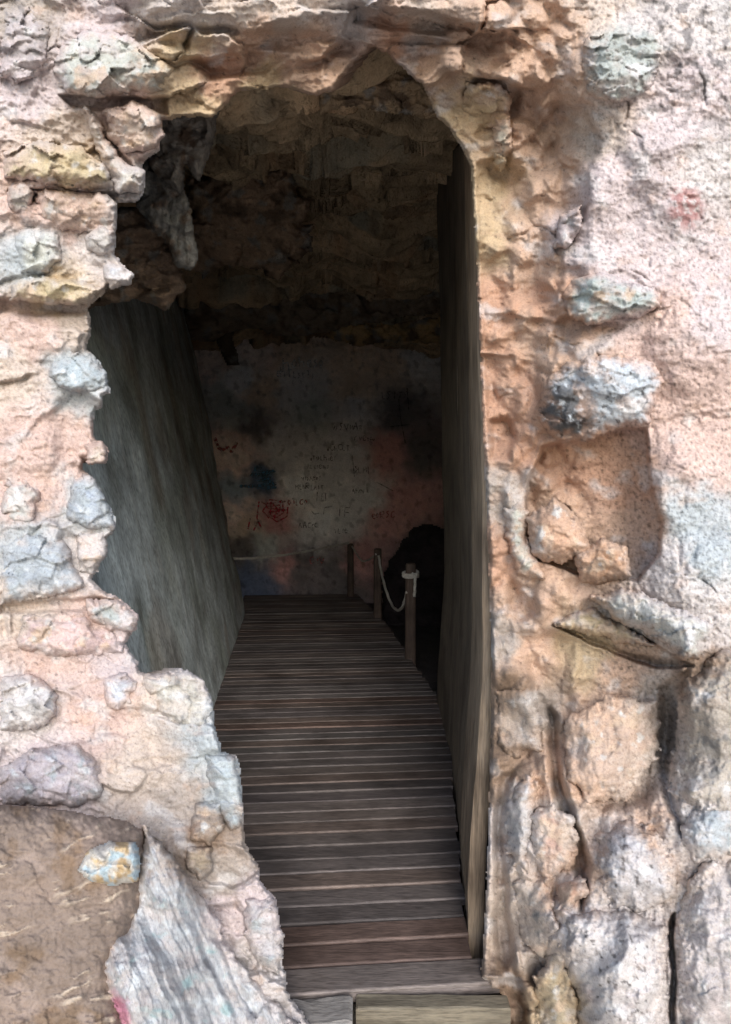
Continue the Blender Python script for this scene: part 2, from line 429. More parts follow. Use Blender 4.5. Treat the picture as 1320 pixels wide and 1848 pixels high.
# colour of the face in daylight (sRGB), by zones with ragged borders
P_ = (226, 198, 186); W_ = (224, 215, 211); O_ = (221, 188, 164); D_ = (211, 170, 144); Y_ = (216, 192, 158); G_ = (196, 203, 206)
B_ = (160, 136, 116); L_ = (222, 207, 206); C_ = (223, 206, 192); S_ = (190, 178, 168)
ZONES = [(30, 30, S_), (20, 120, L_), (60, 180, L_), (200, 60, L_), (330, 20, W_), (250, 230, P_), (100, 240, C_), (120, 300, Y_), (230, 340, W_), (60, 360, P_), (150, 400, P_),
         (60, 470, G_), (170, 440, W_), (100, 520, Y_), (60, 600, P_), (140, 590, C_), (20, 680, C_), (140, 680, G_), (60, 780, P_), (150, 820, P_), (60, 880, P_), (160, 900, G_),
         (60, 1000, G_), (160, 1010, W_), (40, 1100, C_), (160, 1130, P_), (80, 1180, P_), (220, 1190, L_), (50, 1270, W_), (180, 1290, P_), (300, 1250, C_), (340, 1230, W_), (270, 1380, C_),
         (380, 1320, G_), (410, 1420, G_), (330, 1450, S_), (90, 1400, L_), (380, 1520, B_), (440, 1640, L_), (470, 1750, W_), (400, 1560, S_), (-200, 800, P_), (-200, 300, L_), (-200, 1400, L_),
         (420, 30, C_), (520, 20, C_), (460, 75, O_), (560, 90, O_), (330, 80, Y_), (400, 130, D_), (560, 140, O_), (480, 150, Y_), (340, 180, Y_), (640, 30, W_), (700, 60, D_), (760, 30, C_),
         (800, 90, O_), (880, 60, O_), (930, 120, O_), (860, 190, Y_), (920, 230, O_), (980, 150, O_), (1000, 60, O_), (1080, 20, C_), (1280, 60, W_), (1150, 60, W_), (1250, 150, L_), (1080, 250, C_),
         (900, 330, Y_), (870, 420, Y_), (960, 360, O_), (1000, 300, O_), (1030, 430, L_), (960, 470, O_), (900, 560, D_), (950, 600, O_), (1000, 550, D_), (1100, 330, L_), (1200, 400, L_), (1200, 250, L_),
         (1280, 300, W_), (1130, 430, L_), (1200, 560, P_), (1280, 560, L_), (1150, 520, L_), (1000, 640, O_), (1250, 700, P_), (1280, 820, P_), (1200, 780, P_), (930, 720, D_), (900, 660, D_), (950, 800, D_),
         (1060, 850, D_), (1130, 880, D_), (1150, 960, O_), (1020, 930, O_), (1050, 1000, O_), (890, 900, S_), (900, 1000, D_), (1250, 930, G_), (1280, 1000, G_), (1210, 1020, W_), (1280, 1120, W_), (960, 1080, O_),
         (900, 1150, S_), (960, 1180, O_), (1050, 1180, Y_), (1120, 1220, O_), (1180, 1260, C_), (1080, 1300, O_), (1060, 1400, O_), (960, 1280, S_), (920, 1240, B_), (910, 1380, B_), (980, 1400, O_),
         (1130, 1380, C_), (1280, 1220, B_), (1250, 1350, S_), (1300, 1350, W_), (1010, 1500, C_), (1060, 1560, O_), (940, 1500, W_), (930, 1620, C_), (1120, 1540, W_), (1180, 1500, O_), (1230, 1500, W_), (1150, 1640, W_),
         (1040, 1660, W_), (1010, 1620, O_), (970, 1720, C_), (920, 1780, B_), (1000, 1800, Y_), (1080, 1740, W_), (1120, 1780, L_), (1200, 1800, W_), (1250, 1650, C_), (1300, 1700, W_), (1290, 1800, L_), (1600, 700, L_), (1600, 1500, W_)]
ALB = 0.62      # daylight colour -> albedo


def wall_colour(u, v):
    wu = u + 34 * fbm(u / 45, v / 45, 4, 101); wv = v + 34 * fbm(u / 45, v / 45, 4, 131)
    rows = [(a, b, *lin(c)) for a, b, c in ZONES]
    c = field(wu, wv, rows, s=14, p=2.2)
    # lime bloom and bare orange patches
    w = sstep(.12, .42, fbm(u / 70, v / 60, 5, 141))
    white = lin((232, 228, 226))
    c = c * (1 - .55 * w[..., None]) + white * .55 * w[..., None]
    o = sstep(.18, .45, fbm(u / 55 + 9, v / 40, 5, 151)) * sstep(-200, 100, u)
    c = c * (1 - .35 * o[..., None]) + lin((212, 178, 154)) * .35 * o[..., None]
    # grey lichen towards the upper corners
    li = (sstep(1085, 1180, u) * sstep(330, 120, v) + sstep(140, 20, u) * sstep(260, 60, v) * .9)
    g = sstep(.02, .28, fbm(u / 22, v / 26, 5, 161)) * np.clip(li, 0, 1)
    c = c * (1 - .75 * g[..., None]) + lin((120, 116, 116)) * .75 * g[..., None]
    fl = fbm(u / 6.5, v / 7.5, 3, 191); zone = sstep(1030, 1100, u) + .45 * sstep(260, 120, u)
    c = c * (1 - np.clip(zone, 0, 1) * (.42 * sstep(.12, .38, fl) - .22 * sstep(-.12, -.38, fl)))[..., None]
    # dark pits
    k = sstep(.36, .52, fbm(u / 12, v / 10, 3, 171))
    c = c * (1 - .5 * k[..., None])
    # faded red daub on the right hand plaster
    r = sstep(56, 22, np.hypot((u - 1238) / .8, v - 372)) * sstep(-.2, .06, fbm(u / 16, v / 18, 4, 181))
    c = c * (1 - .6 * r[..., None]) + lin((178, 96, 90)) * .6 * r[..., None]
    return c * ALB


def axis(lo, a, b, hi, fine, coarse):
    left = np.arange(lo, a, coarse); mid = np.arange(a, b, fine); right = np.arange(b, hi + coarse, coarse)
    return np.concatenate([left, mid, right])


# ------------------------------------------------------------------ entrance wall
wall = thing('entrance_wall', 'rugged pink and white rubble rock wall around the tall cave opening', 'rock wall', (0, 1.8, -0.4))


def build_wall():
    us = axis(-1350, -40, 1360, 2650, 2.4, 30); vs = axis(-1000, -40, 1890, 2500, 2.4, 30)
    U, V = np.meshgrid(us, vs)
    rag = 7 * fbm(U / 34, V / 34, 4, 201) + 3.5 * fbm(U / 9, V / 9, 3, 211)
    rag = np.where((U > 830) & (V > 260), rag * .35, rag)
    sd = -(poly_sd(U, V, OPEN) + rag)                    # positive in the rock
    D = wall_depth(U, V) + wall_relief(U, V, sd)
    pts = unproj(U, V, D).reshape(-1, 3)
    col = wall_colour(U, V).reshape(-1, 3)
    fcs = grid_faces(len(us), len(vs))
    keep = (sd.reshape(-1)[fcs].mean(1) > 0)
    fcs = fcs[keep]
    pts, fcs, col, uu, vv, dd = strip_unused(pts, fcs, col, U.ravel(), V.ravel(), D.ravel())
    # the broken edge runs back into the rock, opening outwards
    be = boundary(fcs)
    inner = (vv[be[:, 0]] > -900) & (vv[be[:, 0]] < 2450) & (np.abs(uu[be[:, 0]] - 660) < 1500)
    be = be[inner]
    ids = np.unique(be)
    last = ids; V_all = [pts]; C_all = [col]; F_all = [fcs]; n = len(pts)
    for k, back in enumerate((.05, .14, .30)):
        cu = uu[ids] + np.sign(uu[ids] - 560) * (2 + 14 * k) * (uu[ids] < 840) + (uu[ids] >= 840) * 12 * k
        cv = vv[ids] - (vv[ids] < 300) * 8 * k
        jit = .02 * fbm(cu / 20 + k * 7, cv / 20, 3, 221)
        p = unproj(cu, cv, dd[ids] + back + jit)
        new = np.arange(n, n + len(ids)); n += len(ids)
        m_old = dict(zip(ids, last)); m_new = dict(zip(ids, new))
        F_all.append(np.array([[m_old[b], m_old[a], m_new[a], m_new[b]] for a, b in be]))
        V_all.append(p); C_all.append(col[ids]); last = new
    mesh_np('rock_face', np.concatenate(V_all), np.concatenate(F_all), M_WALL, wall, np.concatenate(C_all))


build_wall()


def lump(name, poly, bulge, colour, mat, parent, lift=0.0, rnd=26, step=2.4, seed=1, back=.06, rag=5.0, mott=None, plate=.012,
         stri=None, depth=None, facet=(60, 40), flat=.35, blend=0, alb=None, lumpy=0.0, streak=None):
    """A stone with an irregular outline that swells out of the surface it sits in and runs back into it."""
    P = np.asarray(poly, float)
    lo = P.min(0) - 12; hi = P.max(0) + 12
    us = np.arange(lo[0], hi[0], step); vs = np.arange(lo[1], hi[1], step)
    U, V = np.meshgrid(us, vs)
    sd = poly_sd(U, V, poly) + rag * fbm(U / 30, V / 30, 4, seed) + min(rag * .5, 3.5) * fbm(U / 9, V / 9, 3, seed + 5)
    s = np.clip(sd / rnd, 0, 1)
    dome = np.sqrt(np.clip(1 - (1 - s) ** 2, 0, 1))
    D = (wall_depth(U, V) if depth is None else depth(U, V)) - lift - bulge * dome
    wu = U + 12 * fbm(U / 50, V / 50, 3, seed + 7); wv = V + 12 * fbm(U / 50, V / 50, 3, seed + 8)
    f1, f2, rid, tilt = worley(wu / facet[0], wv / facet[1], seed + 11)
    D = D + plate * (rid - .5) + plate * 3.2 * tilt
    f1, f2, rid, tilt = worley(wu / (facet[0] * .4), wv / (facet[1] * .4), seed + 13)
    D = D + plate * .4 * (rid - .5) + plate * 1.2 * tilt
    D = D + .010 * fbm(U / 34, V / 30, 4, seed + 17) - .004 * ridged(U / 14, V / 12, 3, seed + 19)
    if lumpy:                                             # rounded knobs and runs of dripstone
        D = D - lumpy * fbm(U / 46 + .3 * fbm(U / 50, V / 70, 3, seed + 61), V / 95, 4, seed + 63)
        g1, g2, _, _ = worley(wu / 34, wv / 46, seed + 67)
        D = D + lumpy * .5 * np.minimum(g1, .7)
    c = np.broadcast_to(lin(colour), U.shape + (3,)).copy()
    if streak is not None:
        ang, wl, sc_, thr, = streak
        a = U * math.cos(ang) + V * math.sin(ang); b = -U * math.sin(ang) + V * math.cos(ang)
        w = (sstep(thr, thr + .16, fbm(a / wl + .5 * fbm(a / 40, b / 40, 3, seed + 71), b / (wl * 5), 4, seed + 73)) * sstep(-.1, .2, fbm(U / 110, V / 110, 3, seed + 75)))[..., None]
        c = c * (1 - .8 * w) + lin(sc_) * .8 * w
        D = D - .006 * w[..., 0]
    if stri is not None:                                  # direction (across, along) of the bedding
        ang, wl, amp = stri
        a = U * math.cos(ang) + V * math.sin(ang); b = -U * math.sin(ang) + V * math.cos(ang)
        t = fbm(a / wl + .3 * fbm(a / 60, b / 60, 3, seed + 23), b / (wl * 26), 4, seed + 29)
        D = D + amp * t
        c = c * (1 + .14 * np.clip(t, -1, 1))[..., None]
    for mt in (mott or ()):
        mc, thr, sc, sd_ = mt[:4]
        w = sstep(thr, thr + .25, fbm(U / sc, V / sc, 5, seed + sd_))[..., None]
        if len(mt) > 4:                                   # a stain that keeps to one end
            w = w * sstep(mt[6], mt[6] * .55, np.hypot(U - mt[4], (V - mt[5]) * 1.1))[..., None]
        c = c * (1 - .85 * w) + lin(mc) * .85 * w
    if blend:
        wc = wall_colour(U, V) / ALB
        e = sstep(0, blend, sd + blend * .6 * fbm(U / 16, V / 16, 4, seed + 43))[..., None] * (.55 + .45 * sstep(-.25, .1, fbm(U / 40, V / 34, 4, seed + 47))[..., None])
        c = wc * (1 - e) + c * e
    c = c * (alb or ALB)
    pts = unproj(U, V, D).reshape(-1, 3)
    fcs = grid_faces(len(us), len(vs))
    fcs = fcs[sd.reshape(-1)[fcs].mean(1) > 0]
    if len(fcs) == 0: return None
    pts, fcs, col, uu, vv, dd = strip_unused(pts, fcs, c.reshape(-1, 3), U.ravel(), V.ravel(), D.ravel())
    be = boundary(fcs); ids = np.unique(be)
    cu, cv = P.mean(0)
    ku = uu[ids] + (cu - uu[ids]) * flat * .3; kv = vv[ids] + (cv - vv[ids]) * flat * .3
    p2 = unproj(ku, kv, dd[ids] + back)
    n = len(pts); mp = dict(zip(ids, range(n, n + len(ids))))
    side = np.array([[b, a, mp[a], mp[b]] for a, b in be])
    V_ = np.concatenate([pts, p2]); C_a = np.concatenate([col, col[ids]])
    # close the back with a fan of degenerate-free quads round a centre
    return mesh_np(name, V_, np.concatenate([fcs, side]), mat, parent, C_a)


GREY = [((150, 148, 146), .1, 26, 31), ((236, 234, 232), .15, 40, 37)]
BLUE = [((228, 232, 236), .1, 30, 31), ((186, 194, 198), .05, 44, 37)]
WARM = [((226, 200, 176), .05, 40, 31), ((236, 234, 230), .15, 26, 37)]
SPECK = [((80, 76, 74), .16, 13, 31), ((238, 238, 240), .1, 36, 37)]
STONES = [
    # left face, top to bottom
    ([(105, 75), (150, 55), (230, 60), (275, 95), (315, 120), (320, 150), (300, 172), (240, 165), (170, 178), (120, 165), (95, 130)], .10, (206, 208, 200), WARM, 'pale grey-green stone with a yellow underside'),
    ([(0, 10), (70, 5), (92, 60), (80, 130), (30, 150), (0, 140)], .05, (206, 196, 196), GREY, None),
    ([(190, 200), (240, 180), (290, 205), (296, 245), (280, 270), (225, 280), (195, 250)], .09, (224, 206, 192), WARM, None),
    ([(150, 190), (172, 200), (195, 250), (225, 290), (262, 312), (258, 345), (215, 350), (190, 310), (165, 250)], .13, (216, 210, 200), WARM, None),
    ([(5, 275), (60, 255), (150, 265), (195, 300), (220, 345), (150, 345), (60, 330), (10, 320)], .10, (211, 194, 160), WARM, 'yellow bedded ledge stone'),
    ([(10, 335), (40, 322), (62, 345), (58, 380), (30, 390), (12, 370)], .06, (208, 200, 190), GREY, None),
    ([(60, 340), (180, 345), (212, 368), (208, 430), (140, 420), (70, 410)], .07, (226, 200, 184), WARM, None),
    ([(25, 425), (70, 408), (108, 425), (112, 470), (80, 500), (35, 495)], .07, (212, 214, 206), GREY, None),
    ([(150, 425), (180, 405), (208, 415), (208, 450), (185, 465), (155, 450)], .08, (226, 222, 216), GREY, None),
    ([(190, 470), (220, 478), (240, 495), (235, 517), (200, 520), (185, 495)], .09, (196, 196, 200), BLUE, None),
    ([(15, 510), (80, 498), (150, 505), (190, 520), (160, 548), (90, 552), (20, 540)], .10, (212, 196, 160), WARM, None),
    ([(95, 650), (130, 635), (170, 640), (190, 675), (200, 708), (165, 715), (110, 700), (88, 680)], .08, (190, 202, 208), BLUE, None),
    ([(150, 800), (185, 796), (196, 812), (190, 836), (160, 838)], .07, (222, 214, 200), WARM, None),
    ([(130, 860), (165, 860), (190, 895), (210, 945), (205, 958), (160, 955), (120, 935)], .08, (186, 196, 208), BLUE, None),
    ([(0, 875), (50, 862), (75, 890), (60, 945), (0, 950)], .05, (206, 206, 202), GREY, None),
    ([(140, 960), (195, 955), (190, 1005), (165, 1040), (140, 1030)], .06, (222, 210, 204), WARM, None),
    ([(0, 985), (50, 965), (120, 975), (140, 1030), (160, 1060), (60, 1085), (0, 1090)], .08, (190, 198, 206), BLUE, 'blue-grey crystalline stone'),
    ([(155, 1080), (215, 1082), (248, 1110), (240, 1140), (200, 1140), (160, 1120)], .07, (200, 206, 204), BLUE, None),
    ([(40, 1110), (150, 1105), (210, 1145), (225, 1180), (130, 1190), (30, 1170)], .06, (226, 200, 196), WARM, None),
    ([(0, 1225), (50, 1215), (108, 1250), (100, 1290), (60, 1318), (0, 1322)], .07, (226, 222, 220), GREY, None),
    ([(188, 1225), (225, 1212), (250, 1230), (235, 1270), (210, 1285), (188, 1270)], .05, (218, 220, 226), BLUE, None),
    ([(255, 1222), (330, 1210), (370, 1228), (385, 1275), (370, 1330), (325, 1320), (280, 1280)], .06, (208, 204, 196), GREY, None),
    ([(0, 1385), (60, 1350), (140, 1342), (185, 1380), (190, 1440), (130, 1455), (0, 1455)], .09, (196, 188, 194), BLUE, 'lilac-grey rounded stone'),
    ([(370, 1360), (425, 1365), (436, 1420), (438, 1490), (415, 1500), (385, 1440)], .06, (194, 204, 208), BLUE, None),
    ([(350, 1450), (400, 1445), (410, 1490), (380, 1530), (340, 1510)], .06, (176, 160, 146), WARM, None),
    ([(335, 1530), (385, 1525), (385, 1570), (360, 1590), (335, 1570)], .05, (188, 172, 150), WARM, None),
    ([(440, 1620), (495, 1620), (512, 1690), (505, 1760), (470, 1740), (440, 1690)], .06, (202, 198, 200), BLUE, None),
    # right face
    ([(1060, 60), (1110, 35), (1175, 40), (1205, 80), (1185, 150), (1150, 180), (1105, 190), (1060, 170), (1045, 120)], .06, (196, 202, 198), SPECK, 'rounded grey-green boulder in the wall'),
    ([(1012, 530), (1040, 498), (1090, 490), (1180, 520), (1195, 550), (1150, 575), (1060, 588), (1025, 575)], .09, (196, 206, 202), WARM, 'rounded pale green stone'),
    ([(965, 745), (985, 690), (1020, 655), (1090, 640), (1180, 650), (1200, 690), (1170, 765), (1110, 775), (1050, 800), (990, 785)], .09, (214, 222, 230), SPECK + [((58, 52, 50), -.42, 16, 53, 1010, 750, 84)], 'white stone with a black pitted end'),
    ([(948, 935), (1000, 900), (1050, 935), (1066, 990), (1015, 1020), (960, 1005)], .11, (214, 176, 150), WARM, None),
    ([(1040, 1000), (1085, 970), (1130, 985), (1140, 1040), (1080, 1058), (1042, 1045)], .10, (212, 172, 142), WARM, None),
    ([(910, 920), (935, 905), (955, 925), (950, 970), (970, 1020), (985, 1045), (940, 1040), (918, 1000)], .06, (206, 206, 196), WARM, None),
    ([(1065, 1075), (1120, 1060), (1200, 1085), (1290, 1130), (1262, 1190), (1235, 1190), (1180, 1150), (1110, 1120)], .13, (214, 214, 208), SPECK, 'jutting white wedge stone'),
    ([(1000, 1125), (1045, 1098), (1075, 1100), (1130, 1130), (1180, 1165), (1120, 1160), (1060, 1145)], .08, (176, 160, 128), WARM, None),
    ([(1055, 1360), (1105, 1315), (1160, 1335), (1170, 1370), (1120, 1420), (1085, 1410)], .05, (184, 168, 156), GREY, None),
    ([(840, 150), (905, 150), (925, 180), (915, 235), (860, 235), (835, 195)], .05, (208, 182, 146), WARM, None),
    ([(890, 210), (920, 215), (925, 260), (905, 310), (888, 300)], .04, (196, 190, 174), GREY, None),
    ([(1010, 390), (1050, 365), (1050, 410), (1020, 450), (1000, 445)], .06, (204, 190, 190), GREY, None),
    # flowstone ribs low on the right
    ([(1235, 1230), (1300, 1180), (1420, 1120), (1420, 1420), (1320, 1480), (1250, 1470), (1205, 1420), (1215, 1330)], .13, (196, 186, 174), GREY, 'swollen grey flowstone rib at the right edge'),
    ([(1080, 1500), (1130, 1475), (1170, 1490), (1215, 1540), (1222, 1620), (1180, 1640), (1110, 1640), (1075, 1590)], .10, (216, 212, 214), SPECK, None),
    ([(1025, 1660), (1080, 1635), (1150, 1640), (1205, 1670), (1205, 1900), (1060, 1900), (1040, 1800), (1018, 1720)], .11, (222, 216, 214), SPECK, 'white flowstone column with black lichen'),
    ([(1222, 1640), (1260, 1560), (1330, 1540), (1400, 1560), (1400, 1900), (1228, 1900)], .10, (206, 198, 196), GREY, None),
    ([(1225, 1490), (1280, 1430), (1400, 1440), (1400, 1540), (1260, 1560), (1235, 1540)], .09, (206, 214, 220), BLUE, None),
    ([(920, 1420), (955, 1395), (975, 1420), (960, 1500), (955, 1580), (925, 1560), (910, 1490)], .07, (208, 206, 204), SPECK, None),
    ([(955, 1470), (1000, 1440), (1040, 1480), (1040, 1560), (1000, 1590), (960, 1560)], .08, (206, 174, 158), WARM, None),
    ([(920, 1590), (990, 1580), (1010, 1680), (980, 1740), (940, 1690)], .06, (202, 188, 176), GREY, None),
    ([(965, 1760), (1010, 1700), (1040, 1800), (1045, 1900), (970, 1900)], .08, (196, 182, 156), WARM, None),
    ([(1005, 1600), (1050, 1570), (1062, 1610), (1030, 1650), (1005, 1640)], .07, (206, 160, 134), WARM, None),
    ([(1020, 1300), (1100, 1250), (1190, 1270), (1195, 1350), (1140, 1440), (1060, 1450), (1020, 1390)], .07, (216, 190, 172), WARM, None),
    ([(895, 1250), (945, 1230), (985, 1300), (975, 1350), (930, 1370), (895, 1340)], .05, (176, 160, 146), GREY, None),
]
for i, (poly, bulge, colr, mott, lab) in enumerate(STONES):
    P = np.asarray(poly, float); size = min(np.ptp(P[:, 0]), np.ptp(P[:, 1]))
    flow = P[:, 1].mean() > 1220 and P[:, 0].mean() > 880
    big_r = max(12, size * (.55 if flow else .3))
    o = lump('stone', poly, bulge * (.95 if flow else .8), colr, M_STONE, wall, lift=.045 if lab and lab.startswith('jutting') else -.010, rnd=big_r, seed=300 + i * 41, mott=mott, plate=.004 if flow else .016, facet=(64, 40), back=.09, blend=42 if flow else 22, rag=16 if flow else 9, lumpy=.024 if flow else 0)
    if o is not None and lab: o['label'] = lab

# ------------------------------------------------------------------ loose rocks low on the left
def boulder_depth(u, v):
    return 1.42 - .00035 * (v - 1450) + .00030 * u


b = thing('boulder', 'smooth brown boulder bulging in front of the wall at its foot', 'boulder', (-.7, 1.3, -.4))
lump('rock_body', [(-500, 1500), (-200, 1452), (0, 1452), (120, 1462), (215, 1480), (262, 1500), (262, 1570), (255, 1640), (240, 1700), (225, 1780), (240, 1860), (260, 2300), (-500, 2300)],
     .12, (150, 133, 121), M_BOULDER, b, streak=(math.radians(68), 15, (214, 196, 176), .16), rnd=90, seed=911, rag=9, depth=boulder_depth, back=.35, plate=.003, facet=(190, 90), stri=(math.radians(76), 60, .012),
     mott=[((140, 118, 98), .1, 90, 37), ((170, 152, 140), .1, 90, 41)])
b = thing('rock_slab', 'upright grey-white slab with slanting grooves and a pink paint smear, leaning on the brown boulder', 'rock slab', (-.45, 1.3, -.4))


def slab_depth(u, v):
    return wall_depth(u, v) - .02 - .12 * sstep(480, 210, u)


sl = lump('rock_body', [(258, 1492), (275, 1505), (300, 1535), (345, 1585), (372, 1625), (405, 1690), (440, 1745), (490, 1800), (540, 1850), (640, 2300), (230, 2300), (222, 1860), (196, 1800),
               (184, 1740), (190, 1700), (222, 1660), (235, 1600), (250, 1560)],
     .07, (200, 202, 206), M_SLABROCK, b, rnd=70, seed=977, rag=14, blend=34, depth=slab_depth, back=.30, plate=.006, facet=(60, 300), stri=(math.radians(-24), 24, .034),
     mott=[((226, 232, 236), .08, 26, 31), ((150, 150, 156), .1, 40, 37), ((176, 206, 210), .2, 50, 41)])
at = sl.data.color_attributes['Col']
nv = len(sl.data.vertices)
co = np.empty(nv * 3, np.float32); sl.data.vertices.foreach_get('co', co); co = co.reshape(-1, 3) + np.array(b.location)
cc = np.empty(nv * 4, np.float32); at.data.foreach_get('color', cc); cc = cc.reshape(-1, 4)
ctr = unproj(222, 1815, float(wall_depth(np.array([222.]), np.array([1815.]))[0]) - .17)
r = np.hypot((co[:, 0] - ctr[0]) / .6, co[:, 2] - ctr[2])
w = sstep(.075, .02, r + .03 * fbm(co[:, 0] * 30, co[:, 2] * 30, 3, 5))[:, None]
cc[:, :3] = cc[:, :3] * (1 - .7 * w) + lin((190, 90, 130)) * ALB * .7 * w
at.data.foreach_set('color', cc.ravel())
b = thing('rock_chip', 'small white and ochre rock lodged on the brown boulder beside the grooved slab', 'rock', (-.55, 1.3, .6))
lump('rock_body', [(138, 1572), (160, 1535), (200, 1517), (245, 1520), (256, 1560), (250, 1590), (210, 1600), (165, 1592)], .06, (222, 216, 206), M_STONE, b, lift=.11, rnd=22,
     seed=1021, depth=boulder_depth, back=.12, mott=[((212, 180, 130), .05, 34, 31), ((190, 214, 226), .05, 26, 37)])

# ------------------------------------------------------------------ cave shell behind the wall
CAVE = lin((190, 166, 134)) * 1.0


def cave_ceiling():
    """Bedded ceiling: a profile from the mouth to the back, swept across the cave."""
    prof = np.array([(2.10, 3.9), (2.15, 3.35), (2.30, 3.28), (2.5, 3.42), (2.75, 3.50), (2.95, 3.40), (3.1, 3.52), (3.5, 3.62), (3.7, 3.52), (3.85, 3.66), (4.3, 3.80), (4.5, 3.66), (4.7, 3.78),
                     (5.2, 3.95), (5.45, 3.72), (5.7, 3.92), (6.4, 4.10), (6.6, 3.90), (6.8, 4.08), (7.6, 4.22), (7.8, 3.96), (8.0, 4.02), (8.7, 4.10), (8.8, 3.92), (9.1, 3.86), (9.25, 3.98), (9.9, 4.1)])
    seg = np.r_[0, np.cumsum(np.hypot(*np.diff(prof, axis=0).T))]
    t = np.linspace(0, seg[-1], 1000)
    x = np.linspace(-3.4, 3.4, 420)
    X, T = np.meshgrid(x, t)
    Tw = T + .28 * fbm(X / 1.1, T / 1.1, 4, 401) + .05 * X
    Tw = np.clip(Tw, 0, seg[-1])
    Y = np.interp(Tw, seg, prof[:, 0]); Z = np.interp(Tw, seg, prof[:, 1])
    Z = Z + .17 * fbm(X / .9, T / .5, 5, 411) + .085 * fbm(X / .7, T / .06, 4, 421) + .25 * fbm(X / 2.2, T / 2.2, 2, 431)
    for per, am, sd_ in ((.50, .24, 433), (.17, .09, 435)):      # beds breaking off in small steps
        q = T / per + .9 * fbm(X / .9, T / .5, 4, sd_) + .25 * X
        Z = Z + am * (q - np.floor(q)) * sstep(-.3, .2, fbm(X / 1.3, T / .8, 3, sd_ + 1))
    f1, f2, rid, tilt = worley(X / .8 + .3 * fbm(X * 2, T * 2, 3, 7), T / .35, 441)
    Z = Z + .10 * (rid - .5) + .25 * tilt * .5
    Y = Y + .05 * fbm(X / .3, T / .2, 4, 451)
    # drop towards the sides
    Z = Z - .25 * sstep(.9, 2.2, np.abs(X + .3)) * sstep(6, 3, Y)
    c = np.broadcast_to(CAVE, X.shape + (3,)).copy()
    st = fbm(X / .8, T / .09, 4, 461)[..., None]
    c = c * (1 + .75 * st)
    wv = sstep(.1, .35, fbm(X / .7, T / .6, 4, 471))[..., None]
    c = c * (1 - .6 * wv) + lin((166, 166, 150)) * .6 * wv
    wo = sstep(.1, .35, fbm(X / .6 + 5, T / .6, 4, 481))[..., None]
    c = c * (1 - .6 * wo) + lin((186, 150, 116)) * .6 * wo
    pts = np.stack([X, Y, Z], -1).reshape(-1, 3)
    f = grid_faces(len(x), len(t))[:, ::-1]
    o = mesh_np('cave_ceiling', pts, f, M_CAVE, None, c.reshape(-1, 3))
    tag(o, kind='structure')


cave_ceiling()


def cave_side(name, xs, ys, seed):
    """A rough rock side of the cave running from the mouth to the back."""
    t = np.linspace(0, 1, 160); z = np.linspace(-.6, 4.9, 110)
    T, Z = np.meshgrid(t, z)
    X = np.interp(T, np.linspace(0, 1, len(xs)), xs); Y = np.interp(T, np.linspace(0, 1, len(ys)), ys)
    X = X + .2 * fbm(Y / .9, Z / .5, 5, seed)
    pts = np.stack([X, Y, Z], -1).reshape(-1, 3)
    c = np.broadcast_to(CAVE * .9, T.shape + (3,)) * (1 + .4 * fbm(Y / .8, Z / .2, 4, seed + 3))[..., None]
    o = mesh_np(name, pts, grid_faces(len(t), len(z)), M_CAVE, None, c.reshape(-1, 3))
    tag(o, kind='structure')


cave_side('cave_wall_left', [-3.3, -3.3, -3.2, -3.1], [1.9, 5, 8, 10.0], 501)
cave_side('cave_wall_right', [3.3, 3.0, 2.6, 2.4], [1.9, 5, 8, 10.0], 511)

# rock hanging just inside the mouth, left of the arch
def cave_rock(label, poly, d, bulge, colr, seed, name='hanging_rock', slope=0.0, rnd=30, back=.5, facet=(60, 34), plate=.03, stri=None, rag=8, mott=None, mat=None, step=2.6):
    P = np.asarray(poly, float)
    c = unproj(P[:, 0].mean(), P[:, 1].mean(), d)
    root = thing(name, label, 'rock', tuple(c))
    vm = P[:, 1].mean()
    lump('rock_body', poly, bulge, colr, mat or M_CAVE, root, rnd=rnd, seed=seed, rag=rag, depth=lambda u, v: d + slope * (v - vm) + 0 * u, back=back, plate=plate, facet=facet, stri=stri,
         mott=mott or [((110, 92, 76), .05, 40, 31), ((150, 146, 138), .1, 30, 37)], step=step, alb=1.0)
    return root


cave_rock('grey jointed rock hanging under the arch just inside the opening', [(270, 180), (330, 190), (400, 170), (392, 215), (386, 260), (372, 300), (358, 330), (335, 300), (325, 350), (300, 330), (270, 300)], 2.25, .12, (134, 128, 120), 601, slope=-.0004)
cave_rock('flat grey tongue of rock hanging above the leaning slab', [(252, 280), (300, 296), (332, 328), (347, 385), (350, 430), (362, 470), (344, 487), (318, 482), (300, 436), (272, 404), (250, 372), (232, 330)], 2.38, .05, (132, 130, 124), 611, stri=(math.radians(12), 22, .03), rnd=14, plate=.045, facet=(50, 60), slope=.0006)
cave_rock('dark layered ledge between the wall and the leaning slab', [(160, 380), (250, 372), (300, 400), (322, 470), (335, 520), (300, 560), (240, 540), (150, 560)], 2.75, .12, (150, 128, 108), 621, slope=.0008, stri=(math.radians(80), 26, .05))
cave_rock('rust brown rock mass under the ceiling', [(340, 330), (420, 300), (520, 310), (560, 380), (560, 450), (520, 500), (430, 480), (350, 500), (330, 440)], 4.3, .25, (168, 142, 118), 631, rag=34, rnd=90, slope=.004, plate=.05)
cave_rock('long dark lintel rock above the painted wall', [(330, 500), (440, 480), (560, 490), (700, 470), (840, 480), (840, 560), (700, 575), (590, 600), (520, 610), (440, 590), (380, 620), (330, 610)], 7.6, .4, (150, 134, 116), 641, rnd=40, slope=.006, plate=.12, facet=(90, 40))
cave_rock('tan block resting over the right end of the painted wall', [(585, 575), (650, 558), (780, 560), (850, 560), (850, 615), (740, 618), (640, 622), (590, 610)], 8.7, .3, (206, 176, 130), 651, rnd=24, plate=.06, slope=.004)
